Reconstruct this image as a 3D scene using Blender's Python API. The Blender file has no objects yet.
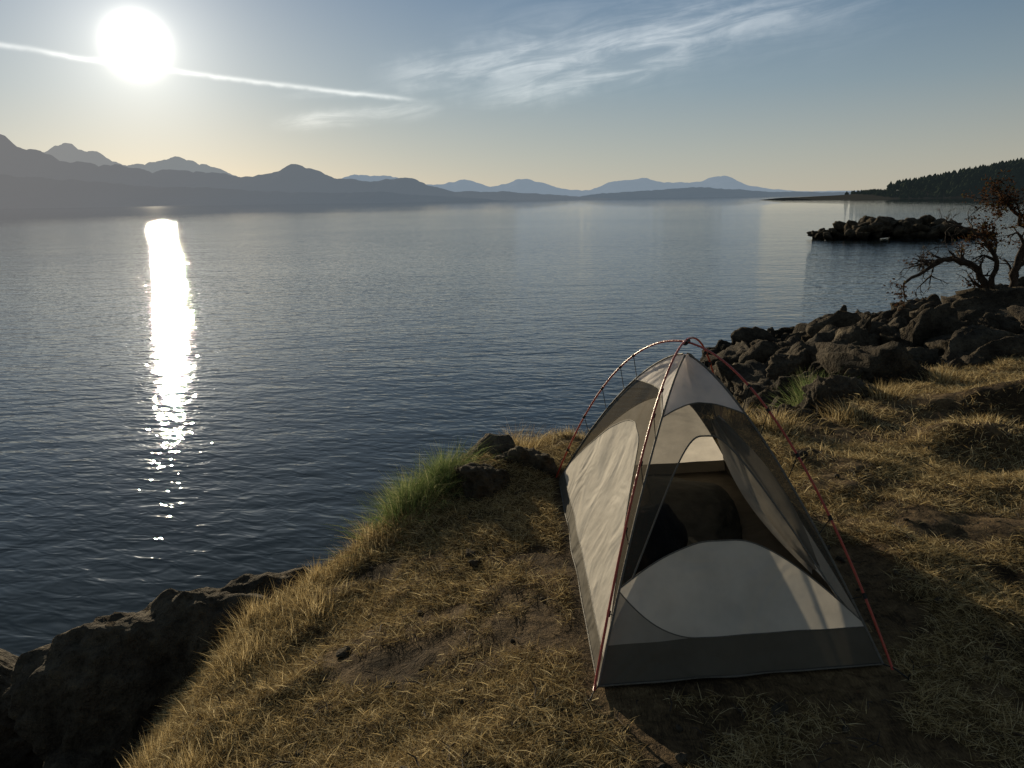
import bpy, math, random
import numpy as np
from mathutils import Vector, Matrix
random.seed(7); rng=np.random.default_rng(7)
S=bpy.context.scene
S.view_settings.view_transform='Standard'; S.view_settings.look='None'; S.view_settings.exposure=0
SUN_EL=math.radians(9.65); SUN_AZ=math.radians(-23.6)   # azimuth clockwise from +Y
SUND=Vector((math.sin(SUN_AZ)*math.cos(SUN_EL),math.cos(SUN_AZ)*math.cos(SUN_EL),math.sin(SUN_EL)))
WATER_Z=-2.0

# ------------------------------------------------------------- helpers
def _h(ix,iy,iz,seed):
    n=(ix.astype(np.int64)*374761393+iy.astype(np.int64)*668265263+iz.astype(np.int64)*2147483647+seed*1274126177)&0xffffffff
    n=((n^(n>>13))*1274126177)&0xffffffff
    n=((n^(n>>16))*2246822519)&0xffffffff
    return ((n^(n>>15))&0xffffff)/float(0xffffff)
def vnoise(x,y,z=None,seed=0):
    x=np.asarray(x,float); y=np.asarray(y,float)
    if z is None: z=np.zeros_like(x)
    ix,iy,iz=np.floor(x),np.floor(y),np.floor(z)
    fx,fy,fz=x-ix,y-iy,z-iz
    fx=fx*fx*(3-2*fx);fy=fy*fy*(3-2*fy);fz=fz*fz*(3-2*fz)
    r=0
    for dx in (0,1):
        for dy in (0,1):
            for dz in (0,1):
                w=(fx if dx else 1-fx)*(fy if dy else 1-fy)*(fz if dz else 1-fz)
                r=r+w*_h(ix+dx,iy+dy,iz+dz,seed)
    return r*2-1
def fbm(x,y,z=None,oct=4,seed=0):
    a=1.0;r=0;f=1.0
    for o in range(oct):
        r=r+a*vnoise(x*f,y*f,None if z is None else z*f,seed+o*17); a*=.5; f*=2.03
    return r/1.6
def sstep(a,b,x):
    t=np.clip((x-a)/(b-a),0,1); return t*t*(3-2*t)

def link(o,parent=None):
    S.collection.objects.link(o)
    if parent: o.parent=parent
    return o
def mesh_obj(name,verts,faces,mats=None,smooth=True,parent=None,midx=None):
    me=bpy.data.meshes.new(name)
    verts=np.asarray(verts,dtype=np.float32)
    if isinstance(faces,np.ndarray):
        n,k=faces.shape
        me.vertices.add(len(verts)); me.vertices.foreach_set('co',verts.ravel())
        me.loops.add(n*k); me.loops.foreach_set('vertex_index',faces.astype(np.int32).ravel())
        me.polygons.add(n); me.polygons.foreach_set('loop_start',np.arange(0,n*k,k,dtype=np.int32))
        me.polygons.foreach_set('loop_total',np.full(n,k,dtype=np.int32))
        me.update(calc_edges=True)
    else:
        me.from_pydata([tuple(map(float,v)) for v in verts],[],faces); me.update()
    me.polygons.foreach_set('use_smooth',[smooth]*len(me.polygons))
    for m in (mats or []): me.materials.append(m)
    return link(bpy.data.objects.new(name,me),parent)
def tube(V,F,pts,rad,n=8):
    pts=[Vector(p) for p in pts]; base=len(V)
    if not hasattr(rad,'__len__'): rad=[rad]*len(pts)
    for i,p in enumerate(pts):
        d=(pts[min(i+1,len(pts)-1)]-pts[max(i-1,0)]).normalized()
        a=d.cross(Vector((0.13,0.21,1)) if abs(d.z)<.9 else Vector((1,0.1,0))).normalized(); b=d.cross(a)
        for k in range(n):
            t=2*math.pi*k/n
            V.append(p+(a*math.cos(t)+b*math.sin(t))*rad[i])
    for i in range(len(pts)-1):
        for k in range(n):
            F.append((base+i*n+k,base+i*n+(k+1)%n,base+(i+1)*n+(k+1)%n,base+(i+1)*n+k))
    F.append(tuple(base+k for k in range(n))); F.append(tuple(base+(len(pts)-1)*n+k for k in reversed(range(n))))

def mat(name):
    m=bpy.data.materials.new(name); m.use_nodes=True; nt=m.node_tree; nt.nodes.clear()
    out=nt.nodes.new('ShaderNodeOutputMaterial'); return m,nt,out
def N(nt,t):
    return nt.nodes.new(t)
def ramp(nt,src,stops):
    r=nt.nodes.new('ShaderNodeValToRGB'); e=r.color_ramp.elements
    while len(e)<len(stops): e.new(.5)
    for i,(p,c) in enumerate(stops): e[i].position=p; e[i].color=(*c,1)
    nt.links.new(src,r.inputs[0]); return r
def noise(nt,vec,scale,detail=4,rough=.55,dist=0):
    n=nt.nodes.new('ShaderNodeTexNoise'); n.inputs['Scale'].default_value=scale
    n.inputs['Detail'].default_value=detail; n.inputs['Roughness'].default_value=rough; n.inputs['Distortion'].default_value=dist
    if vec is not None: nt.links.new(vec,n.inputs['Vector'])
    return n
def M(nt,op,a,b=None,c=None,clamp=False):
    n=nt.nodes.new('ShaderNodeMath'); n.operation=op; n.use_clamp=clamp
    for i,v in enumerate((a,b,c)):
        if v is None: continue
        if isinstance(v,(int,float)): n.inputs[i].default_value=v
        else: nt.links.new(v,n.inputs[i])
    return n.outputs[0]
def mixc(nt,f,a,b,mode='MIX'):
    n=nt.nodes.new('ShaderNodeMix'); n.data_type='RGBA'; n.blend_type=mode
    for s,v in ((n.inputs[0],f),(n.inputs[6],a),(n.inputs[7],b)):
        if isinstance(v,(int,float)): s.default_value=v
        elif isinstance(v,tuple): s.default_value=(*v,1)
        else: nt.links.new(v,s)
    return n.outputs[2]
def maprange(nt,v,a,b,c=0,d=1,smooth=True):
    n=nt.nodes.new('ShaderNodeMapRange'); n.interpolation_type='SMOOTHSTEP' if smooth else 'LINEAR'
    n.inputs[1].default_value=a;n.inputs[2].default_value=b;n.inputs[3].default_value=c;n.inputs[4].default_value=d
    nt.links.new(v,n.inputs[0]); return n.outputs[0]
def grey(nt,v):
    cc=nt.nodes.new('ShaderNodeCombineColor')
    for i in range(3): nt.links.new(v,cc.inputs[i])
    return cc.outputs[0]

# ------------------------------------------------------------- camera
cd=bpy.data.cameras.new('camera'); cam=link(bpy.data.objects.new('camera',cd))
cd.sensor_width=36; cd.lens=790/1024*36; cd.clip_end=200000; cd.clip_start=.05
cam.matrix_world=Matrix.Translation((0,0,1.8))@Matrix.Rotation(math.radians(90-13.1),4,'X')@Matrix.Rotation(math.radians(-0.9),4,'Z')
S.camera=cam

# ------------------------------------------------------------- world
w=bpy.data.worlds.new('World'); S.world=w; w.use_nodes=True; nt=w.node_tree; nt.nodes.clear(); L=nt.links
wout=nt.nodes.new('ShaderNodeOutputWorld'); bg=nt.nodes.new('ShaderNodeBackground'); L.new(bg.outputs[0],wout.inputs[0])
sky=nt.nodes.new('ShaderNodeTexSky'); sky.sky_type='NISHITA'; sky.sun_disc=False
sky.sun_elevation=SUN_EL; sky.sun_rotation=SUN_AZ; sky.air_density=1.0; sky.dust_density=.3; sky.ozone_density=1.5
BS=.06; bg.inputs[1].default_value=BS
tc=nt.nodes.new('ShaderNodeTexCoord')
nrm=nt.nodes.new('ShaderNodeVectorMath'); nrm.operation='NORMALIZE'; L.new(tc.outputs['Generated'],nrm.inputs[0])
sep=nt.nodes.new('ShaderNodeSeparateXYZ'); L.new(nrm.outputs[0],sep.inputs[0])
az=M(nt,'MULTIPLY',M(nt,'ARCTAN2',sep.outputs[0],sep.outputs[1]),57.2958)
el=M(nt,'MULTIPLY',M(nt,'ARCSINE',sep.outputs[2]),57.2958)
dot=nt.nodes.new('ShaderNodeVectorMath'); dot.operation='DOT_PRODUCT'; L.new(nrm.outputs[0],dot.inputs[0]); dot.inputs[1].default_value=SUND
ang=M(nt,'MULTIPLY',M(nt,'ARCCOSINE',M(nt,'MINIMUM',dot.outputs['Value'],.999999)),57.2958)
core=M(nt,'MULTIPLY',M(nt,'EXPONENT',M(nt,'MULTIPLY',M(nt,'POWER',M(nt,'DIVIDE',ang,1.1),2),-1)),7.0/BS)
halo=M(nt,'ADD',M(nt,'MULTIPLY',M(nt,'EXPONENT',M(nt,'DIVIDE',ang,-2.8)),.78/BS),M(nt,'MULTIPLY',M(nt,'EXPONENT',M(nt,'DIVIDE',ang,-16.0)),.2/BS))
atm=ramp(nt,M(nt,'DIVIDE',el,90),[(0,(.48,.475,.42)),(.03,(.39,.42,.41)),(.08,(.235,.32,.39)),(.15,(.105,.195,.32)),(.3,(.09,.145,.22)),(1,(.085,.12,.165))])
sc=nt.nodes.new('ShaderNodeVectorMath'); sc.operation='SCALE'; L.new(atm.outputs[0],sc.inputs[0]); sc.inputs['Scale'].default_value=1/BS
# sky away from the sun tinted warm, to take blue out of the fill light
far=maprange(nt,ang,30,100)
tint=mixc(nt,far,(1,1,1),(1.08,.88,.68))
base=mixc(nt,.2,mixc(nt,1.0,sc.outputs[0],tint,'MULTIPLY'),sky.outputs[0])
cv=nt.nodes.new('ShaderNodeCombineXYZ'); L.new(az,cv.inputs[0]); L.new(el,cv.inputs[1])
def rotated(a,sx,sy):
    m0=nt.nodes.new('ShaderNodeMapping'); m0.inputs['Rotation'].default_value=(0,0,math.radians(a)); L.new(cv.outputs[0],m0.inputs[0])
    m=nt.nodes.new('ShaderNodeMapping'); m.inputs['Scale'].default_value=(sx,sy,1); L.new(m0.outputs[0],m.inputs[0]); return m.outputs[0]
n1=noise(nt,rotated(0,.4,.4),1.0,3,.6)
def band(x0,y0,x1,y1,wid,soft0=3,soft1=3,wob=1.0):
    dx,dy=x1-x0,y1-y0; ln=math.hypot(dx,dy); ux,uy=dx/ln,dy/ln
    rx=M(nt,'SUBTRACT',az,x0); ry=M(nt,'SUBTRACT',el,y0)
    along=M(nt,'ADD',M(nt,'MULTIPLY',rx,ux),M(nt,'MULTIPLY',ry,uy))
    acr=M(nt,'SUBTRACT',M(nt,'MULTIPLY',ry,ux),M(nt,'MULTIPLY',rx,uy))
    acr=M(nt,'ADD',acr,M(nt,'MULTIPLY',M(nt,'SUBTRACT',n1.outputs[0],.5),wob))
    g=M(nt,'EXPONENT',M(nt,'MULTIPLY',M(nt,'POWER',M(nt,'ABSOLUTE',M(nt,'DIVIDE',acr,wid)),2),-1))
    e=M(nt,'MULTIPLY',maprange(nt,along,0,soft0),maprange(nt,along,ln-soft1,ln,1,0))
    return M(nt,'MULTIPLY',g,e)
st2=noise(nt,rotated(-9,.17,1.0),1.0,6,.62,.7)
fib2=maprange(nt,st2.outputs[0],.32,.72,.15,1)
con=band(-37,9.75,-5.5,6.65,.14,2,3,.35)
con=M(nt,'MULTIPLY',con,maprange(nt,n1.outputs[0],.3,.6,.6,1.1))
con2=band(-16,6.9,-7.5,7.3,.22,3,3,.6)
c1=band(-16.5,5.1,-4,6.3,.42,4,3,.6); c2=band(-10,7.8,25,12.0,1.1,5,14,2.6); c3=band(-3,6.5,15,9.4,.7,4,8,1.9); c4=band(-6,8.6,30,13.8,2.6,8,10,2)
cl=M(nt,'ADD',M(nt,'MULTIPLY',c1,1.5),M(nt,'ADD',c2,M(nt,'ADD',M(nt,'MULTIPLY',c3,1.0),M(nt,'ADD',M(nt,'MULTIPLY',c4,.45),M(nt,'MULTIPLY',con2,.5)))))
cl=M(nt,'MULTIPLY',M(nt,'MULTIPLY',cl,fib2),.25/BS)
cl=M(nt,'ADD',cl,M(nt,'MULTIPLY',con,.38/BS))
def addv(a,b):
    n=nt.nodes.new('ShaderNodeVectorMath'); n.operation='ADD'; L.new(a,n.inputs[0]); L.new(b,n.inputs[1]); return n.outputs[0]
def scl(c,s):
    n=nt.nodes.new('ShaderNodeVectorMath'); n.operation='SCALE'; n.inputs[0].default_value=c; L.new(s,n.inputs['Scale']); return n.outputs[0]
fin=addv(addv(base,scl((1,.96,.88),cl)),addv(scl((1,.93,.8),core),scl((1,.965,.87),halo)))
L.new(fin,bg.inputs[0])
sl=bpy.data.lights.new('sun','SUN'); sl.energy=5.0; sl.angle=math.radians(.5); sl.color=(1,.84,.58)
so=link(bpy.data.objects.new('sun',sl)); so.rotation_euler=SUND.to_track_quat('Z','Y').to_euler(); so.location=(-20,40,20)

# ------------------------------------------------------------- materials
def rock_mat(name='rock',dark=1.0):
    m,nt,out=mat(name); L=nt.links; g=N(nt,'ShaderNodeNewGeometry'); p=g.outputs['Position']
    a=noise(nt,p,2.3,5,.7); b=noise(nt,p,17,4,.75)
    c=ramp(nt,a.outputs[0],[(.3,(.045*dark,.037*dark,.03*dark)),(.5,(.12*dark,.098*dark,.074*dark)),(.7,(.24*dark,.2*dark,.15*dark))])
    li=ramp(nt,b.outputs[0],[(.3,(.35,.35,.33)),(.5,(.9,.9,.9)),(.62,(1.,1.,.95)),(.72,(1.6,1.5,1.25))])
    col=mixc(nt,1.0,c.outputs[0],li.outputs[0],'MULTIPLY')
    sp=nt.nodes.new('ShaderNodeSeparateXYZ'); L.new(p,sp.inputs[0])
    wet=maprange(nt,sp.outputs[2],WATER_Z+.15,WATER_Z+.6,.3,1)
    col=mixc(nt,1.0,col,grey(nt,wet),'MULTIPLY')
    bs=N(nt,'ShaderNodeBsdfPrincipled'); L.new(col,bs.inputs['Base Color']); bs.inputs['Specular IOR Level'].default_value=.08
    bs.inputs['Roughness'].default_value=.95
    h=M(nt,'ADD',M(nt,'MULTIPLY',a.outputs[0],.16),M(nt,'MULTIPLY',b.outputs[0],.045))
    bu=N(nt,'ShaderNodeBump'); bu.inputs['Strength'].default_value=.95; bu.inputs['Distance'].default_value=1.0; L.new(h,bu.inputs['Height']); L.new(bu.outputs[0],bs.inputs['Normal'])
    L.new(bs.outputs[0],out.inputs[0]); return m
ROCKD=rock_mat('dark_rock',.6); ROCKS=rock_mat('shore_rock',.55)

def ground_mat():
    m,nt,out=mat('dry_ground'); L=nt.links; g=N(nt,'ShaderNodeNewGeometry'); p=g.outputs['Position']
    a=noise(nt,p,1.1,4,.6); b=noise(nt,p,14,5,.75,.6)
    mp=nt.nodes.new('ShaderNodeMapping'); mp.inputs['Scale'].default_value=(120,16,50); mp.inputs['Rotation'].default_value=(0,0,.7); L.new(p,mp.inputs[0])
    fb=noise(nt,mp.outputs[0],1,2,.6,2)
    s=M(nt,'ADD',M(nt,'MULTIPLY',a.outputs[0],.55),M(nt,'ADD',M(nt,'MULTIPLY',b.outputs[0],.55),M(nt,'MULTIPLY',fb.outputs[0],.3)))
    col=ramp(nt,s,[(.5,(.022,.015,.010)),(.64,(.058,.039,.022)),(.76,(.15,.10,.052)),(.9,(.28,.2,.105))])
    rc=ramp(nt,b.outputs[0],[(.3,(.025,.02,.016)),(.6,(.07,.058,.045))])
    at=N(nt,'ShaderNodeAttribute'); at.attribute_name='rocky'
    col=mixc(nt,at.outputs['Fac'],col.outputs[0],rc.outputs[0])
    bs=N(nt,'ShaderNodeBsdfPrincipled'); L.new(col,bs.inputs['Base Color']); bs.inputs['Roughness'].default_value=.95; bs.inputs['Specular IOR Level'].default_value=.1
    h=M(nt,'ADD',M(nt,'MULTIPLY',b.outputs[0],.05),M(nt,'MULTIPLY',fb.outputs[0],.012))
    bu=N(nt,'ShaderNodeBump'); bu.inputs['Strength'].default_value=.9; bu.inputs['Distance'].default_value=1.; L.new(h,bu.inputs['Height']); L.new(bu.outputs[0],bs.inputs['Normal'])
    L.new(bs.outputs[0],out.inputs[0]); return m
def blade_mat(name,stops,trans=.45):
    m,nt,out=mat(name); L=nt.links; g=N(nt,'ShaderNodeNewGeometry')
    col=ramp(nt,g.outputs['Random Per Island'],stops)
    d=N(nt,'ShaderNodeBsdfDiffuse'); t=N(nt,'ShaderNodeBsdfTranslucent'); L.new(col.outputs[0],d.inputs[0]); L.new(col.outputs[0],t.inputs[0])
    mx=N(nt,'ShaderNodeMixShader'); mx.inputs[0].default_value=trans; L.new(d.outputs[0],mx.inputs[1]); L.new(t.outputs[0],mx.inputs[2]); L.new(mx.outputs[0],out.inputs[0]); return m
STRAW=blade_mat('straw',[(0,(.06,.04,.02)),(.3,(.23,.165,.075)),(.62,(.54,.41,.20)),(1,(.82,.69,.42))],.45)
GREEN=blade_mat('green_blades',[(0,(.07,.11,.035)),(.5,(.17,.24,.09)),(.8,(.32,.35,.16)),(1,(.5,.46,.25))],.42)
LEAF=blade_mat('leaf',[(0,(.03,.016,.01)),(.5,(.07,.034,.018)),(.8,(.12,.06,.03)),(1,(.07,.07,.025))],.35)
def simple(name,c,rough=.8,spec=.3,ns=0,nv=.3,metal=0):
    m,nt,out=mat(name); L=nt.links; bs=N(nt,'ShaderNodeBsdfPrincipled'); bs.inputs['Roughness'].default_value=rough; bs.inputs['Specular IOR Level'].default_value=spec; bs.inputs['Metallic'].default_value=metal
    g=N(nt,'ShaderNodeNewGeometry'); n=noise(nt,g.outputs['Position'],ns or 5,3,.6)
    r=ramp(nt,n.outputs[0],[(.3,tuple(x*(1-nv) for x in c)),(.7,tuple(min(1,x*(1+nv)) for x in c))]); L.new(r.outputs[0],bs.inputs['Base Color'])
    bu=N(nt,'ShaderNodeBump'); bu.inputs['Strength'].default_value=.3; bu.inputs['Distance'].default_value=.02; L.new(n.outputs[0],bu.inputs['Height']); L.new(bu.outputs[0],bs.inputs['Normal'])
    L.new(bs.outputs[0],out.inputs[0]); return m
BARK=simple('bark',(.05,.038,.03),.9,.2,20,.5)

# ------------------------------------------------------------- terrain
POLY=np.array([(-1.2,-60),(-1.2,0),(-1.35,1.5),(-1.5,2.6),(-1.6,3.4),(-1.45,4.15),(-.9,4.7),(-.45,5.25),(.1,5.9),(1.0,6.3),(2.0,6.2),(2.7,6.45),(3.5,7.2),(4.6,8.0),(6,8.9),(8,10.5),(10,12.8),(11,15),(13,17),(18,19),(30,20),(60,22),(60,-60)],float)
def sdist(x,y):
    best=np.full(x.shape,1e18); ins=np.zeros(x.shape,bool)
    for i in range(len(POLY)):
        ax,ay=POLY[i]; bx,by=POLY[(i+1)%len(POLY)]
        dx,dy=bx-ax,by-ay; t=np.clip(((x-ax)*dx+(y-ay)*dy)/(dx*dx+dy*dy),0,1)
        best=np.minimum(best,(x-ax-t*dx)**2+(y-ay-t*dy)**2)
        if ay!=by:
            c=((ay>y)!=(by>y))&(x<(bx-ax)*(y-ay)/(by-ay)+ax); ins^=c
    return np.where(ins,1,-1)*np.sqrt(best)
def tent_flat(x,y):
    dx=np.maximum(np.abs(x-.865)-.62,0); dy=np.maximum(np.abs(y-3.84)-1.2,0)
    return sstep(0,.5,np.sqrt(dx*dx+dy*dy))
def H(x,y):
    x=np.asarray(x,float);y=np.asarray(y,float)
    sd=sdist(x,y)
    s=np.clip((.15-x)/1.7,0,2.0)
    top=-.48*s**1.5
    top-=np.clip(.06*(y-9.2),0,1.2)
    nz=.10*fbm(x*.6,y*.6,seed=3)+.045*fbm(x*2.6,y*2.6,seed=9)+.018*fbm(x*9,y*9,oct=3,seed=5)
    top+=nz*(.08+.92*tent_flat(x,y))
    top+=.26*np.exp(-((x-4.9)/1.1)**2-((y-6.6)/.32)**2)+.16*np.exp(-((x-3.6)/.6)**2-((y-5.6)/.28)**2)+.12*np.exp(-((x-3.3)/.5)**2-((y-4.6)/.2)**2)
    top+=.14*np.exp(-((x+.15)/.4)**2-((y-5.1)/.3)**2)
    k=.95+(.25-.95)*sstep(1.0,4.5,x)
    t=np.maximum(0,-sd+.15); drop=k*t*t/(t+.35)
    rk=sstep(.1,1.0,t)
    z=top-drop+rk*(.18*fbm(x*1.1,y*1.1,seed=21)+.1*fbm(x*4,y*4,seed=22))
    return np.maximum(z,-6)
def axis(lo,hi,st,far,grow=1.12):
    a=list(np.arange(lo,hi,st)); d=st
    x=hi; up=[]
    while x<far: up.append(x); d*=grow; x+=d
    d=st; x=lo-st; dn=[]
    while x>-far: dn.append(x); d*=grow; x-=d
    return np.array(dn[::-1]+a+up+[far])
xs=axis(-2.6,6,.03,60000); ys=axis(1.7,8.5,.03,60000)
X,Y=np.meshgrid(xs,ys); Z=H(X,Y); nx,ny=len(xs),len(ys)
idx=np.arange(nx*ny).reshape(ny,nx)
F=np.stack([idx[:-1,:-1],idx[:-1,1:],idx[1:,1:],idx[1:,:-1]],-1).reshape(-1,4)
gr=mesh_obj('ground',np.stack([X,Y,Z],-1).reshape(-1,3),F,[ground_mat()])
sdg=sdist(X,Y); rocky=sstep(.25,.9,-sdg+.3*fbm(X*2,Y*2,seed=40)).ravel()
at=gr.data.attributes.new('rocky','FLOAT','POINT'); at.data.foreach_set('value',rocky.astype(np.float32))

# ------------------------------------------------------------- water
def water_mat():
    m,nt,out=mat('sea_water'); L=nt.links; g=N(nt,'ShaderNodeNewGeometry'); p=g.outputs['Position']
    def wv(sc,rot,st,det,amp,dist=.4):
        m0=nt.nodes.new('ShaderNodeMapping'); m0.inputs['Rotation'].default_value=(0,0,rot); L.new(p,m0.inputs[0])
        mp=nt.nodes.new('ShaderNodeMapping'); mp.inputs['Scale'].default_value=(sc*st,sc,sc)
        L.new(m0.outputs[0],mp.inputs[0]); n=noise(nt,mp.outputs[0],1,det,.55,dist); return M(nt,'MULTIPLY',n.outputs[0],amp)
    h=M(nt,'ADD',wv(.25,.3,.45,1,.06),M(nt,'ADD',wv(1.3,-.1,.4,2,.050),wv(5,.3,.5,2,.027)))
    patch=noise(nt,p,.02,2,.5,.5)
    bu=N(nt,'ShaderNodeBump'); bu.inputs['Distance'].default_value=1.0
    # ripple bump fades with distance to keep the sun's reflection off the horizon
    ln=nt.nodes.new('ShaderNodeVectorMath'); ln.operation='LENGTH'; L.new(p,ln.inputs[0])
    ripple_fade=maprange(nt,ln.outputs['Value'],45,420,1.0,.22)
    L.new(M(nt,'MULTIPLY',maprange(nt,patch.outputs[0],.35,.65,.7,1.0),ripple_fade),bu.inputs['Strength']); L.new(h,bu.inputs['Height'])
    bs=N(nt,'ShaderNodeBsdfPrincipled'); bs.inputs['Base Color'].default_value=(.018,.026,.028,1); bs.inputs['IOR'].default_value=1.333
    bs.inputs['Roughness'].default_value=.02
    L.new(bu.outputs[0],bs.inputs['Normal']); L.new(bs.outputs[0],out.inputs[0]); return m
wx=axis(-30,30,5,100000,1.5); WX,WY=np.meshgrid(wx,wx); n=len(wx); idx=np.arange(n*n).reshape(n,n)
F=np.stack([idx[:-1,:-1],idx[:-1,1:],idx[1:,1:],idx[1:,:-1]],-1).reshape(-1,4)
mesh_obj('water',np.stack([WX,WY,np.full_like(WX,WATER_Z)],-1).reshape(-1,3),F,[water_mat()],smooth=True)

# ------------------------------------------------------------- mountains (bearing tangent x1000, rise x1000)
def haze_mat(name,base,air,air2=None,x0=0,x1=1):  # aerial haze painted in as emission on far slopes, headland and forest
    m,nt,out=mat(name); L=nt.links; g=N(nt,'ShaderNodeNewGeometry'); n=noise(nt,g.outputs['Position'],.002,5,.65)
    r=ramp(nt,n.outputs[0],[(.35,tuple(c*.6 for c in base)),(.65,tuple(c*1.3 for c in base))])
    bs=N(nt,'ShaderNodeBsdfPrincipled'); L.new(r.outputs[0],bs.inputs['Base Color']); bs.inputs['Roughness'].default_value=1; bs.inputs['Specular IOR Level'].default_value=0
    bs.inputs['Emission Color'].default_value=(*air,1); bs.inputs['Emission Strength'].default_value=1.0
    if air2:  # painted haze shifts along x, paler on the sunward side
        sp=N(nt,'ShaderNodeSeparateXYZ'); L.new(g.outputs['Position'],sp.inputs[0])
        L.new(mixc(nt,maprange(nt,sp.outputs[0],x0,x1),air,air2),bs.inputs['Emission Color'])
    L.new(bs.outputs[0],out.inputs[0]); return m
def range_mesh(name,prof,D,depth,m,seed,rough=.03):
    prof=sorted(prof); b=np.array([p[0] for p in prof])/1000*D; r=np.array([p[1] for p in prof])/1000*D
    xs=np.linspace(b[0],b[-1],420); hh=np.interp(xs,b,r)
    k=np.hanning(9); k/=k.sum(); hh=np.convolve(np.pad(hh,4,'edge'),k,'valid')
    hh=hh*(1+rough*2*fbm(xs/D*60,xs*0+seed,oct=5,seed=seed))+D*.0006*fbm(xs/D*200,xs*0+seed,oct=4,seed=seed+3)
    nr=26; tt=np.linspace(-1,1,nr)
    rows=[]
    for t in tt:
        sh=(1-abs(t))**.9
        spur=1+.35*fbm(xs/D*28+t*.6,xs*0+t*4,oct=4,seed=seed+7)*(1-sh)*min(1,abs(t)*3)
        z=hh*sh*spur+WATER_Z-3*abs(t)
        rows.append(np.stack([xs,np.full_like(xs,D)+t*depth,z],-1))
    V=np.concatenate(rows); idx=np.arange(nr*420).reshape(nr,420)
    F=np.stack([idx[:-1,:-1],idx[:-1,1:],idx[1:,1:],idx[1:,:-1]],-1).reshape(-1,4)
    return mesh_obj(name,V,F,[m])
A=[(-1000,95),(-850,110),(-702,101),(-628,94),(-597,79),(-554,62),(-492,51),(-443,43),(-412,45),(-363,40),(-320,32),(-289,40),(-264,50),(-243,45),(-209,30),(-159,27.5),(-122,30),(-97,20),(-73,13),(-11,12),(38,8),(87,4),(130,0)]
A0=[(-1000,50),(-700,48),(-600,40),(-520,33),(-430,24),(-360,22),(-300,17),(-220,13),(-160,14),(-110,9),(-60,6),(0,0)]
B=[(-800,60),(-640,50),(-566,70),(-535,79),(-505,66),(-468,53),(-443,51),(-406,61),(-369,50),(-332,35),(-280,28),(-200,20),(-150,0)]
C=[(-300,20),(-221,26),(-196,31),(-165,36),(-144,30),(-110,21),(-79,21),(-51,26),(-21,17),(14,26),(38,23),(63,13.5),(100,11),(127,21),(162,25),(192,20),(223,17),(251,26),(270,23),(291,13.7),(322,8.4),(359,5.5),(420,5),(520,4),(700,3)]
Dd=[(60,0),(110,7),(160,9),(200,12),(235,13),(270,10),(320,6),(380,4.5),(430,4),(470,0)]
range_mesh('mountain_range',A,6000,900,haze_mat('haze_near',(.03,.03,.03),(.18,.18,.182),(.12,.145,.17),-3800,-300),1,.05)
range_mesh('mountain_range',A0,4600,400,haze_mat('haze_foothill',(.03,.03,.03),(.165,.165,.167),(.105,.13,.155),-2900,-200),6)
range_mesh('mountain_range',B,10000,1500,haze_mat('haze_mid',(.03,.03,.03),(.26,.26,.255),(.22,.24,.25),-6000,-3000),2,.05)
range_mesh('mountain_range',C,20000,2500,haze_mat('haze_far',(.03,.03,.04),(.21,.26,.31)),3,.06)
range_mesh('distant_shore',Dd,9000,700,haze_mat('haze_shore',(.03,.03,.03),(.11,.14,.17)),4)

# ------------------------------------------------------------- rocks
def ico(sub):
    import bmesh
    bm=bmesh.new(); bmesh.ops.create_icosphere(bm,subdivisions=sub,radius=1); bm.verts.ensure_lookup_table()
    v=np.array([x.co[:] for x in bm.verts]); f=np.array([[a.index for a in fc.verts] for fc in bm.faces]); bm.free(); return v,f
ICO={k:ico(k) for k in (3,4,5,6)}
def rock(loc,sc,seed,sub=4,rot=None,planes=11,rough=.07,tumble=0.,sharp=22.):
    r=np.random.default_rng(seed); v,f=ICO[sub]
    nrm=r.normal(size=(planes,3)); nrm/=np.linalg.norm(nrm,axis=1)[:,None]; h=r.uniform(.5,1.0,planes)
    d=np.maximum(v@nrm.T,1e-3); q=h/d; rad=np.minimum(1.2,(np.sum(q**-sharp,axis=1))**(-1/sharp))
    rad=rad*(1+rough*1.6*fbm(v[:,0]*2.2+seed*3.1,v[:,1]*2.2,v[:,2]*2.2,oct=5,seed=seed%50)+rough*.7*fbm(v[:,0]*9,v[:,1]*9+seed,v[:,2]*9,oct=3,seed=3))
    p=v*rad[:,None]*np.array(sc); a=r.uniform(0,6.28) if rot is None else rot
    if tumble:
        R=np.array(Matrix.Rotation(r.normal()*tumble,3,'X')@Matrix.Rotation(r.normal()*tumble,3,'Y')); p=p@R.T
    c,s=math.cos(a),math.sin(a); p=np.stack([p[:,0]*c-p[:,1]*s,p[:,0]*s+p[:,1]*c,p[:,2]],-1)+np.array(loc)
    return p,f
def rocks_obj(name,items,m,rough=.08,tumble=0.,sharp=22.):
    V=[];F=[];o=0
    for it in items:
        p,f=rock(*it,rough=rough,tumble=tumble,sharp=sharp)
        V.append(p);F.append(f+o);o+=len(p)
    return mesh_obj(name,np.concatenate(V),np.concatenate(F),[m])
rocks_obj('boulder',[((-2.15,4.6,-1.40),(.88,.72,.82),19,6)],ROCKD,.10,sharp=5)
rocks_obj('boulder',[((-3.5,4.8,-1.80),(1.05,.8,.62),12,6)],ROCKD,.12,sharp=7)
rocks_obj('boulder',[((-2.45,3.7,-1.60),(.66,.45,.36),13,5)],ROCKD,.12,sharp=9)
rocks_obj('boulder',[((-.14,5.22,-.12),(.42,.3,.27),15,5)],ROCKD,.16)
rocks_obj('boulder',[((-.18,4.88,.0),(.34,.22,.2),25,5)],ROCKD,.2)
rocks_obj('boulder',[((.13,5.1,.0),(.24,.2,.17),26,5)],ROCKD,.2)
rocks_obj('boulder',[((-4.9,5.5,-1.95),(.9,.7,.4),16,5)],ROCKD,.1)
it=[]
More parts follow.
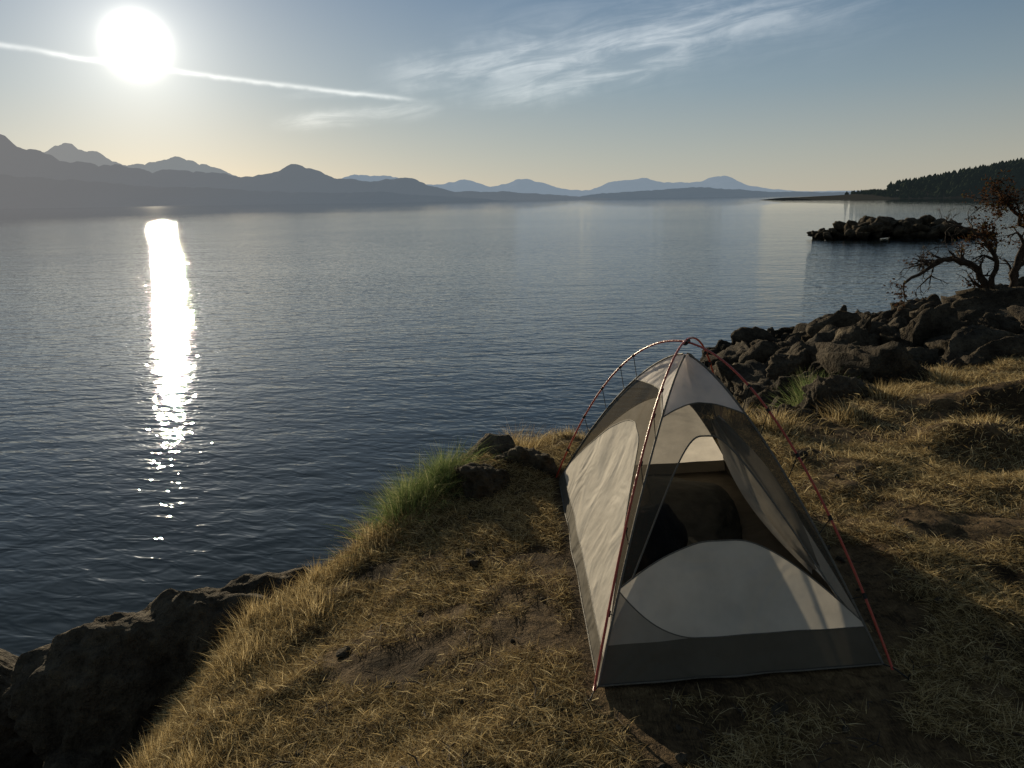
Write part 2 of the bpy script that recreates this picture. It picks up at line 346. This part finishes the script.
for i in range(60):   # toe of the left bank
    t=rng.uniform(0,1); x=-4.6+t*3.4+rng.normal()*.2; y=4.1+t*1.9+rng.normal()*.4; s=rng.uniform(.12,.36)
    if x>-1.9: s*=.5
    it.append(((x,y,float(H(x,y))-.1*s),(s,s*rng.uniform(.7,1.2),s*.7),100+i,4))
rocks_obj('shore_rocks',it,ROCKD,tumble=.3)
it=[]; k=0
while k<760:   # jagged rocky shore behind the tent and round the point
    x=rng.uniform(1.9,17); y=rng.uniform(6.3,24); d=-float(sdist(np.array(x),np.array(y)))
    if d<.05 or d>9 or y/x<1.1: continue
    z=float(H(x,y))
    if z<WATER_Z-.3: continue
    s=.08+.32*rng.uniform(0,1)**2.2*(1+.25*(y>12))+.04*(y>12)
    if d<.5: s=min(s,.18)
    it.append(((x,y,z+s*.2),(s*rng.uniform(.8,2.0),s,s*rng.uniform(.35,1.15)),300+k,3 if s<.2 else 4)); k+=1
rocks_obj('shore_rocks',it,ROCKS,.17,tumble=.8,sharp=50.)
for i,(x,y,sx,sy,sz) in enumerate([(2.75,6.75,.3,.22,.2),(2.35,6.7,.24,.2,.17),(3.1,7.25,.3,.22,.2),(2.55,7.3,.32,.26,.22),(3.5,7.9,.36,.26,.26),(3.0,8.2,.36,.26,.24),(3.9,8.9,.4,.3,.28),(3.3,9.3,.36,.3,.25),(4.3,10.2,.34,.3,.36),(4.75,11.2,.24,.24,.66),(4.25,11.6,.36,.3,.36),(5.3,10.6,.44,.34,.34),(8.3,15.6,.65,.5,.5),(10.2,16.2,.6,.5,.5),(8.1,17.2,.6,.45,.4),(10.3,17.7,.7,.5,.5),(7.3,17.0,.55,.45,.36),(11.9,17.2,.7,.5,.5),(9.2,17.0,.5,.45,.5),(7.2,15.0,.5,.4,.34),(8.0,13.5,.5,.42,.36),(7.1,12.3,.42,.4,.27),(9.0,12.9,.4,.35,.26)]):
    rocks_obj('boulder',[((x,y,float(H(x,y))+sz*.3),(sx,sy,sz),500+i,5)],ROCKS,.2,tumble=.3,sharp=30.)
it=[]
for i in range(190):
    t=rng.uniform(0,1); x=27.0+t*15; y=72+rng.normal()*1.6; e=math.sin(math.pi*min(1,.04+.92*t))**.9
    s=rng.uniform(.3,.75)*(.35+.75*e)
    it.append(((x,y,WATER_Z+.05+rng.uniform(0,1.35)*e),(s*rng.uniform(1,2.),s,s*rng.uniform(.5,.9)),700+i,3))
rocks_obj('rocky_islet',it,ROCKD,.14,tumble=.4,sharp=50.)

# ------------------------------------------------------------- headland with forest
hp=[(340,0),(405,2),(430,3.5),(455,5),(476,5),(489,8),(532,15),(581,24),(635,33),(720,41),(900,46),(1300,44)]
HD=750.
b=np.array([p[0] for p in hp])/1000*HD; r_=np.array([p[1] for p in hp])/1000*HD
xs_=np.linspace(b[0],b[-1],220); hh=np.interp(xs_,b,r_)+2; rows=[]
for t in np.linspace(-1,1,15):
    rows.append(np.stack([xs_,HD+t*90+0*xs_,WATER_Z-.5*abs(t)+hh*(1-abs(t)**1.6)*(1+.1*fbm(xs_*.02,xs_*0+t,seed=5))],-1))
idx=np.arange(15*220).reshape(15,220); F=np.stack([idx[:-1,:-1],idx[:-1,1:],idx[1:,1:],idx[1:,:-1]],-1).reshape(-1,4)
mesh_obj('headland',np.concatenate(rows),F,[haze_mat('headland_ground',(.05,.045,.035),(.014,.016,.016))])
V=[];F=[]
for i in range(3200):
    x=rng.uniform(425,960)/1000*HD; t=rng.uniform(-.94,.35); g=np.interp(x,xs_,hh)*(1-abs(t)**1.6)
    hgt=rng.uniform(5,10.5)*(1 if x/HD>.485 else .4); y=HD+t*90; z=WATER_Z+g-.5; rr=hgt*rng.uniform(.28,.46)
    lv=5; base_=len(V)
    for j in range(lv):
        f=j/(lv-1); R=rr*(1-f**1.6)**.8*(1 if j%2==0 else .8)+.05
        for q in range(6):
            a=q*1.047+j*.5+i; R2=R*rng.uniform(.7,1.3); V.append((x+R2*math.cos(a),y+R2*math.sin(a),z+hgt*(.08+.92*f)))
    for j in range(lv-1):
        for q in range(6): F.append((base_+j*6+q,base_+j*6+(q+1)%6,base_+(j+1)*6+(q+1)%6,base_+(j+1)*6+q))
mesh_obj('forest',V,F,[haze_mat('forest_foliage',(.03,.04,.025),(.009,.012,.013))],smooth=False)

# ------------------------------------------------------------- grass
def blades(name,x,y,ln,wd,tilt,m,az=None,zoff=0,curl=.5):
    n=len(x); z=H(x,y)+zoff; a=rng.uniform(0,2*np.pi,n) if az is None else az
    dirx,diry=np.cos(a),np.sin(a); px,py=-diry,dirx
    st,ct=np.sin(tilt),np.cos(tilt); t2=np.minimum(tilt+curl*rng.uniform(.2,1,n),1.62); s2,c2=np.sin(t2),np.cos(t2)
    B=np.stack([x,y,z],-1); W=np.stack([px*wd,py*wd,rng.normal(size=n)*wd*.6],-1)
    Mi=B+np.stack([dirx*st*ln*.5,diry*st*ln*.5,ct*ln*.5],-1); T=Mi+np.stack([dirx*s2*ln*.5,diry*s2*ln*.5,c2*ln*.5],-1)
    V=np.stack([B-W*.5,B+W*.5,Mi-W*.4,Mi+W*.4,T],1).reshape(-1,3); o=(np.arange(n)*5)[:,None]
    F=np.concatenate([o+np.array([[0,1,3]]),o+np.array([[0,3,2]]),o+np.array([[2,3,4]])],0)
    return mesh_obj(name,V,F,[m],smooth=False)
def inrect(x,y,pad=.02): return (x>.27-pad)&(x<1.46+pad)&(y>2.6-pad)&(y<5.0+pad)
def sample(n,x0,x1,y0,y1,thr,fs,seed,edge=.0):
    x=rng.uniform(x0,x1,n); y=rng.uniform(y0,y1,n); sd=sdist(x,y)
    d=fbm(x*fs,y*fs,oct=4,seed=seed)+.6*fbm(x*7,y*7,oct=3,seed=seed+1)
    ok=(sd>-edge)&~inrect(x,y)&(d+rng.uniform(-.28,.28,n)>thr)&(np.abs(x)<y*.72+.6)
    return x[ok],y[ok]
x,y=sample(430000,-2,3.2,1.7,5.6,-.10,1.9,60,.35); n=len(x)
blades('dry_grass',x,y,rng.uniform(.015,.085,n),rng.uniform(.001,.0024,n),rng.uniform(.9,1.53,n),STRAW,zoff=.006)
x,y=sample(210000,1.2,8,4.2,10,-.10,1.6,61,.3); n=len(x)
blades('dry_grass',x,y,rng.uniform(.03,.09,n),rng.uniform(.0018,.004,n),rng.uniform(.75,1.5,n),STRAW,zoff=.006)
x,y=sample(150000,-2.2,1.6,1.9,6.8,-.02,2.4,63,.55); sd=sdist(x,y); k=(sd<.4+.5*fbm(x*2,y*2,seed=70)); x,y=x[k],y[k]; n=len(x)
blades('dry_grass',x,y,rng.uniform(.03,.13,n),rng.uniform(.001,.0024,n),rng.uniform(.1,1.3,n),STRAW,curl=1.0)
x,y=sample(60000,1.6,12,5.0,14,.14,1.3,64,.5); n=len(x)
blades('dry_grass',x,y,rng.uniform(.04,.12,n),rng.uniform(.0025,.0045,n),rng.uniform(.1,1.2,n),STRAW,curl=.9)
def tuft(name,cx,cy,rad,n,l0,l1,m,wd=.003,sp=.7):
    r=np.abs(rng.normal(size=n))*rad*.5; a=rng.uniform(0,6.283,n); x=cx+r*np.cos(a); y=cy+r*np.sin(a)
    return blades(name,x,y,rng.uniform(l0,l1,n),rng.uniform(.6,1.3,n)*wd,np.clip(r/rad*sp+rng.uniform(0,.35,n),0,1.3),m,az=a+rng.normal(size=n)*.7,curl=.8)
tuft('green_grass_tuft',-.72,4.95,.36,2600,.12,.38,GREEN,.0026); tuft('green_grass_tuft',-.5,5.1,.26,1300,.1,.34,GREEN,.0026)
tuft('dry_grass_tuft',-.95,4.8,.22,600,.1,.26,STRAW,.002); tuft('dry_grass_tuft',.02,5.6,.3,500,.1,.3,STRAW,.002)
for cx,cy,rd,nn,l in [(-1.5,4.1,.3,700,.2),(-1.35,3.5,.3,500,.16),(-1.62,3.0,.25,450,.17),(-1.2,4.35,.25,500,.18),(-1.05,3.8,.3,500,.14),(-1.3,2.7,.25,400,.15),(2.1,6.05,.3,600,.22),(3.4,7.0,.3,700,.22),(2.8,6.35,.25,500,.22),(4.3,7.7,.4,800,.22),(3.6,5.8,.3,400,.14),(5.0,7.2,.5,900,.16),(1.8,6.2,.3,400,.26)]:
    tuft('dry_grass_tuft',cx,cy,rd,nn,l*.35,l,STRAW,.0022 if cy<5 else .0035)
tuft('green_grass_tuft',3.0,7.7,.25,900,.25,.5,GREEN,.005)
V=[];F=[]
for i in range(900):
    x=random.uniform(-1.5,4.5); y=random.uniform(1.9,6.2)
    if inrect(np.array(x),np.array(y),.05) or float(sdist(np.array(x),np.array(y)))<0: continue
    z=float(H(x,y))+.012; a=random.uniform(0,6.28); l=random.uniform(.02,.12); r=random.uniform(.0012,.0035)
    p=[(x,y,z),(x+math.cos(a)*l*.5,y+math.sin(a)*l*.5,z+random.uniform(0,.015)),(x+math.cos(a+.3)*l,y+math.sin(a+.3)*l,z+random.uniform(0,.02))]
    tube(V,F,p,[r,r,r*.5],5)
mesh_obj('fallen_twigs',V,F,[BARK])
it=[]
for i in range(300):
    x=random.uniform(-1.5,5); y=random.uniform(1.9,6.5)
    if inrect(np.array(x),np.array(y),.1) or float(sdist(np.array(x),np.array(y)))<0: continue
    s=random.uniform(.005,.02)*(2.2 if random.random()<.1 else 1); it.append(((x,y,float(H(x,y))+s*.3),(s*1.3,s,s*.7),900+i,3))
rocks_obj('pebbles',it,ROCKD)

# ------------------------------------------------------------- tent
tent=link(bpy.data.objects.new('tent',None)); CX,CY=.865,3.84; tent.location=(CX,CY,0)
Z0=float(H(CX,CY))+.015
cor=[np.array(c) for c in [(.286,2.59),(1.45,2.71),(1.44,5.04),(.277,4.91)]]; ctr=np.array((CX,CY))
HP,HF=1.09,1.03
def pole(c,s):
    r=1-s; q=ctr+(c-ctr)*r; return np.array([q[0]-CX,q[1]-CY,Z0+HP*(1-r**1.95)])
def fab(c,s):
    r=1-s; q=ctr+(c-ctr)*(r*.965); return np.array([q[0]-CX,q[1]-CY,Z0+HF*(1-r**1.5)])
def fabric_mat(name,c,trans=.35):
    m,nt,out=mat(name); L=nt.links; g=N(nt,'ShaderNodeNewGeometry'); p=g.outputs['Position']
    n=noise(nt,p,6,3,.6); n2=noise(nt,p,3.2,2,.5,1.2)
    r=ramp(nt,n.outputs[0],[(.3,tuple(x*.85 for x in c)),(.7,tuple(min(1,x*1.06) for x in c))])
    bs=N(nt,'ShaderNodeBsdfPrincipled'); L.new(r.outputs[0],bs.inputs['Base Color']); bs.inputs['Roughness'].default_value=.8; bs.inputs['Specular IOR Level'].default_value=.12
    t=N(nt,'ShaderNodeBsdfTranslucent'); L.new(r.outputs[0],t.inputs[0])
    bu=N(nt,'ShaderNodeBump'); bu.inputs['Strength'].default_value=.65; bu.inputs['Distance'].default_value=.055; L.new(M(nt,'ADD',n2.outputs[0],M(nt,'MULTIPLY',n.outputs[0],.3)),bu.inputs['Height']); L.new(bu.outputs[0],bs.inputs['Normal']); L.new(bu.outputs[0],t.inputs['Normal'])
    mx=N(nt,'ShaderNodeMixShader'); mx.inputs[0].default_value=trans; L.new(bs.outputs[0],mx.inputs[1]); L.new(t.outputs[0],mx.inputs[2]); L.new(mx.outputs[0],out.inputs[0]); return m
FAB=fabric_mat('tent_fabric_pale',(.70,.65,.58),.42); FABG=fabric_mat('tent_fabric_grey',(.33,.30,.26),.3); TUB=fabric_mat('tent_floor_fabric',(.10,.088,.07),.08)
CAPM=fabric_mat('tent_cap_fabric',(.84,.79,.77),.5)
def net_mat():
    m,nt,out=mat('tent_mesh_netting'); L=nt.links
    d=N(nt,'ShaderNodeBsdfDiffuse'); d.inputs[0].default_value=(.08,.07,.056,1); tr=N(nt,'ShaderNodeBsdfTransparent')
    lw=N(nt,'ShaderNodeLayerWeight'); lw.inputs[0].default_value=.35
    f=maprange(nt,lw.outputs['Facing'],0,1,.48,.94,False)
    mx=N(nt,'ShaderNodeMixShader'); L.new(f,mx.inputs[0]); L.new(tr.outputs[0],mx.inputs[1]); L.new(d.outputs[0],mx.inputs[2]); L.new(mx.outputs[0],out.inputs[0]); return m
NET=net_mat(); RED=simple('pole_red_anodised',(.38,.05,.03),.35,.5,30,.1); BLK=simple('black_webbing',(.02,.02,.02),.7,.3,40,.2); SEAM=simple('seam_tape',(.12,.11,.095),.7,.3,60,.2)
def wallpt(A_,B_,u,s,sag):
    a,b=fab(A_,s),fab(B_,s); p=a*(1-u)+b*u; w=4*u*(1-u)
    d=-p.copy(); d[2]=0; ln=np.linalg.norm(d)+1e-6
    p=p+d/ln*min(sag*w*math.sin(math.pi*min(1,s*1.05)),ln*.5); p[2]-=.05*w*sstep(.5,.95,s)*(1-sstep(.95,1,s))
    # small tension creases running from the pole clips
    p=p+d/ln*.006*w*math.sin(u*23+s*9)*math.sin(s*11+u*4)
    return p
arc=lambda u,p: 1-abs(2*u-1)**p
walls={
 'front':(cor[0],cor[1],lambda u:.075+.11*max(0,1-u/.33)**1.6, lambda u:.28-(.09 if u<.5 else .195)*abs(2*u-1)**2.4,.03),
 'right':(cor[1],cor[2],lambda u:.07,lambda u:.1+.33*arc(u,2.6),.05),
 'back':(cor[2],cor[3],lambda u:.07,lambda u:.1+.42*arc(u,3.2),.03),
 'left':(cor[3],cor[0],lambda u:.05,lambda u:.09+.42*arc(u,2.8),.03)}
NU=48
seamV,seamF=[],[]
for nm,(A_,B_,b1,b2,sag) in walls.items():
    def strip(name,lo,hi,m,rows,u0=0,u1=1):
        uu=np.linspace(u0,u1,NU+1); V=[];F=[]
        for j in range(rows+1):
            for u in uu:
                s=lo(u)+(hi(u)-lo(u))*j/rows; V.append(wallpt(A_,B_,u,s,sag))
        for j in range(rows):
            for i in range(NU):
                a=j*(NU+1)+i; F.append((a,a+1,a+NU+2,a+NU+1))
        return mesh_obj(name,V,F,[m],parent=tent)
    def seam(fn,r=.004,u0=0,u1=1): tube(seamV,seamF,[wallpt(A_,B_,u,fn(u),sag) for u in np.linspace(u0,u1,40)],r,6)
    cap=lambda u:.655+.07*4*u*(1-u)
    strip(nm+'_bathtub',lambda u:0,(lambda u:.075) if nm=='front' else b1,TUB,4)
    if nm=='front':
        strip('front_corner_panel',lambda u:.075,b1,FABG,3,0,.33)
    strip(nm+'_panel',b1,b2,FAB,14)
    if nm=='front':
        def opn(u):
            if u<.05 or u>.95: return b2(u)
            return b2(u)+.30*(1-abs(2*(u-.05)/.9-1)**3.0)
        strip('front_netting',opn,cap,NET,14); seam(opn,.004,.05,.95)
    else: strip(nm+'_netting',b2,cap,NET,14)
    strip(nm+'_cap',cap,lambda u:1.0,CAPM,10)
    seam(b2,.003); seam(cap,.003); seam(lambda u:.0,.004); seam(b1,.0025)
for c in cor: tube(seamV,seamF,[fab(c,s) for s in np.linspace(0,.98,30)],.005,6)
mesh_obj('seams',seamV,seamF,[SEAM],parent=tent)
V=[];F=[]
for c in cor: tube(V,F,[pole(c,s)+np.array([0,0,.012 if c is cor[0] or c is cor[2] else 0]) for s in np.linspace(0,1,40)],.0052,10)
mesh_obj('poles',V,F,[RED],parent=tent)
V=[];F=[]
for c in cor:
    for s in (.12,.27,.42,.56,.655):
        a,b=pole(c,s),fab(c,s+.015); tube(V,F,[a+(a-b)*.05,b],.002,6)
        tube(V,F,[pole(c,s-.005),pole(c,s+.005)],.008,8)
tube(V,F,[pole(cor[0],.975),pole(cor[0],1.0),pole(cor[2],.975)],.012,8)
for c in cor:
    d=(c-ctr)/np.linalg.norm(c-ctr); p=np.array([c[0]-CX,c[1]-CY,Z0+.01]); q=p+np.array([d[0]*.07,d[1]*.07,-.01])
    tube(V,F,[fab(c,0),p,q],.003,6); tube(V,F,[q+np.array([0,0,.02]),q-np.array([d[0]*.02,d[1]*.02,.08])],.003,6)
mesh_obj('clips_and_stakes',V,F,[BLK],parent=tent)
V=[(*(c-ctr)*.965,Z0+.006) for c in cor]; mesh_obj('tent_floor',V,[(0,1,2,3)],[TUB],parent=tent)
p,f=rock((-.22,-.38,Z0+.19),(.15,.2,.2),33,5,.4); mesh_obj('gear_bag',p,f,[simple('gear_black',(.01,.01,.011),.8,.1,12,.3)],parent=tent)
p,f=rock((.1,.35,Z0+.09),(.28,.7,.10),34,5,.05); mesh_obj('sleeping_bag',p,f,[simple('sleeping_bag',(.03,.03,.025),.8,.1,12,.3)],parent=tent)
V=[];F=[];m_=26
for i in range(m_+1):
    t=i/m_; cx=.06+.34*t; cy=-.35-.42*t; cz=Z0+.80-.55*t; wd=.03+.08*math.sin(math.pi*t)
    for j in range(9):
        q=j/8-.5; V.append((cx+q*wd*1.2,cy+.03*math.sin(q*14+t*5),cz+q*wd*.9+.012*math.sin(j*2.1)))
for i in range(m_):
    for j in range(8): a=i*9+j; F.append((a,a+1,a+10,a+9))
mesh_obj('door_flap',V,F,[FABG],parent=tent)

# ------------------------------------------------------------- tree
V=[];F=[];tips=[]
bx,by=8.5,13.6; bz=float(H(bx,by))-.1; TS=1.02
def branch(p0,d,ln,r,dep):
    pts=[Vector(p0)]; rad=[r]; d=Vector(d).normalized(); n=7
    for i in range(n):
        d=(d+Vector((random.gauss(0,.28),random.gauss(0,.28),random.gauss(0.0,.24)))).normalized()
        pts.append(pts[-1]+d*ln/n); rad.append(r*(1-.75*(i+1)/n))
    tube(V,F,pts,rad,6 if dep>1 else 8)
    if dep<4:
        for k in range(4 if dep<3 else 3):
            i=random.randint(2,n); dd=(d+Vector((random.gauss(0,.8),random.gauss(0,.8),random.gauss(0.05,.6)))).normalized()
            branch(pts[i],dd,ln*random.uniform(.45,.7),max(.006,rad[i]*.7),dep+1)
    if dep>=3:
        for q in pts[3:]: tips.append(q)
def limb(pts,r0,r1,subs,l):
    pts=[Vector((bx,by,bz))+Vector(p)*TS for p in pts]
    fine=[]
    for i in range(len(pts)-1):
        for t in (0,.25,.5,.75): fine.append(pts[i].lerp(pts[i+1],t)+Vector((random.gauss(0,.022),random.gauss(0,.022),random.gauss(0,.022))))
    fine.append(pts[-1]); n=len(fine); rad=[r0+(r1-r0)*(i/(n-1))**.8 for i in range(n)]
    tube(V,F,fine,rad,10)
    for k in range(subs):
        i=random.randint(int(n*.3),n-1); d=(fine[i]-fine[i-2]).normalized()+Vector((random.gauss(0,.7),random.gauss(0,.7),random.gauss(.1,.6)))
        branch(fine[i],d,l*random.uniform(.6,1.15),rad[i]*.55+.006,2)
limb([(0,0,0),(-.02,0,.45),(-.2,.05,.9),(-.45,.1,1.3),(-.85,.1,1.5),(-1.2,.1,1.4),(-1.7,0,1.1)],.11,.022,15,.48)
limb([(.05,.05,0),(.18,.0,.6),(.2,.1,1.2),(.28,0,1.8),(.15,0,2.2),(-.1,.1,2.5)],.095,.02,15,.48)
limb([(-.2,.05,.9),(-.35,-.3,1.5),(-.7,-.4,1.9),(-1.1,-.4,2.05)],.055,.015,11,.42)
limb([(.2,.1,1.2),(.6,.3,1.7),(.9,.3,2.3),(1.0,.3,2.6)],.05,.015,9,.48)
limb([(.28,0,1.8),(.35,-.2,2.2),(.25,-.2,2.6)],.04,.012,8,.4)
tree=link(bpy.data.objects.new('gnarled_tree',None))
mesh_obj('trunk_and_limbs',V,F,[BARK],parent=tree)
V=[];F=[]
for t in tips:
    if fbm(np.array(t.x*1.6),np.array(t.z*1.6),seed=80)<-.06: continue
    for k in range(random.randint(0,3)):
        c=t+Vector([random.gauss(0,.05) for _ in range(3)]); a=Vector([random.gauss(0,1) for _ in range(3)]).normalized(); b_=a.orthogonal().normalized(); s=random.uniform(.018,.038)
        o=len(V); V+= [c-a*s,c+b_*s*.6,c+a*s,c-b_*s*.6]; F.append((o,o+1,o+2,o+3))
mesh_obj('leaves',V,F,[LEAF],smooth=False,parent=tree)
print('tips',len(tips))
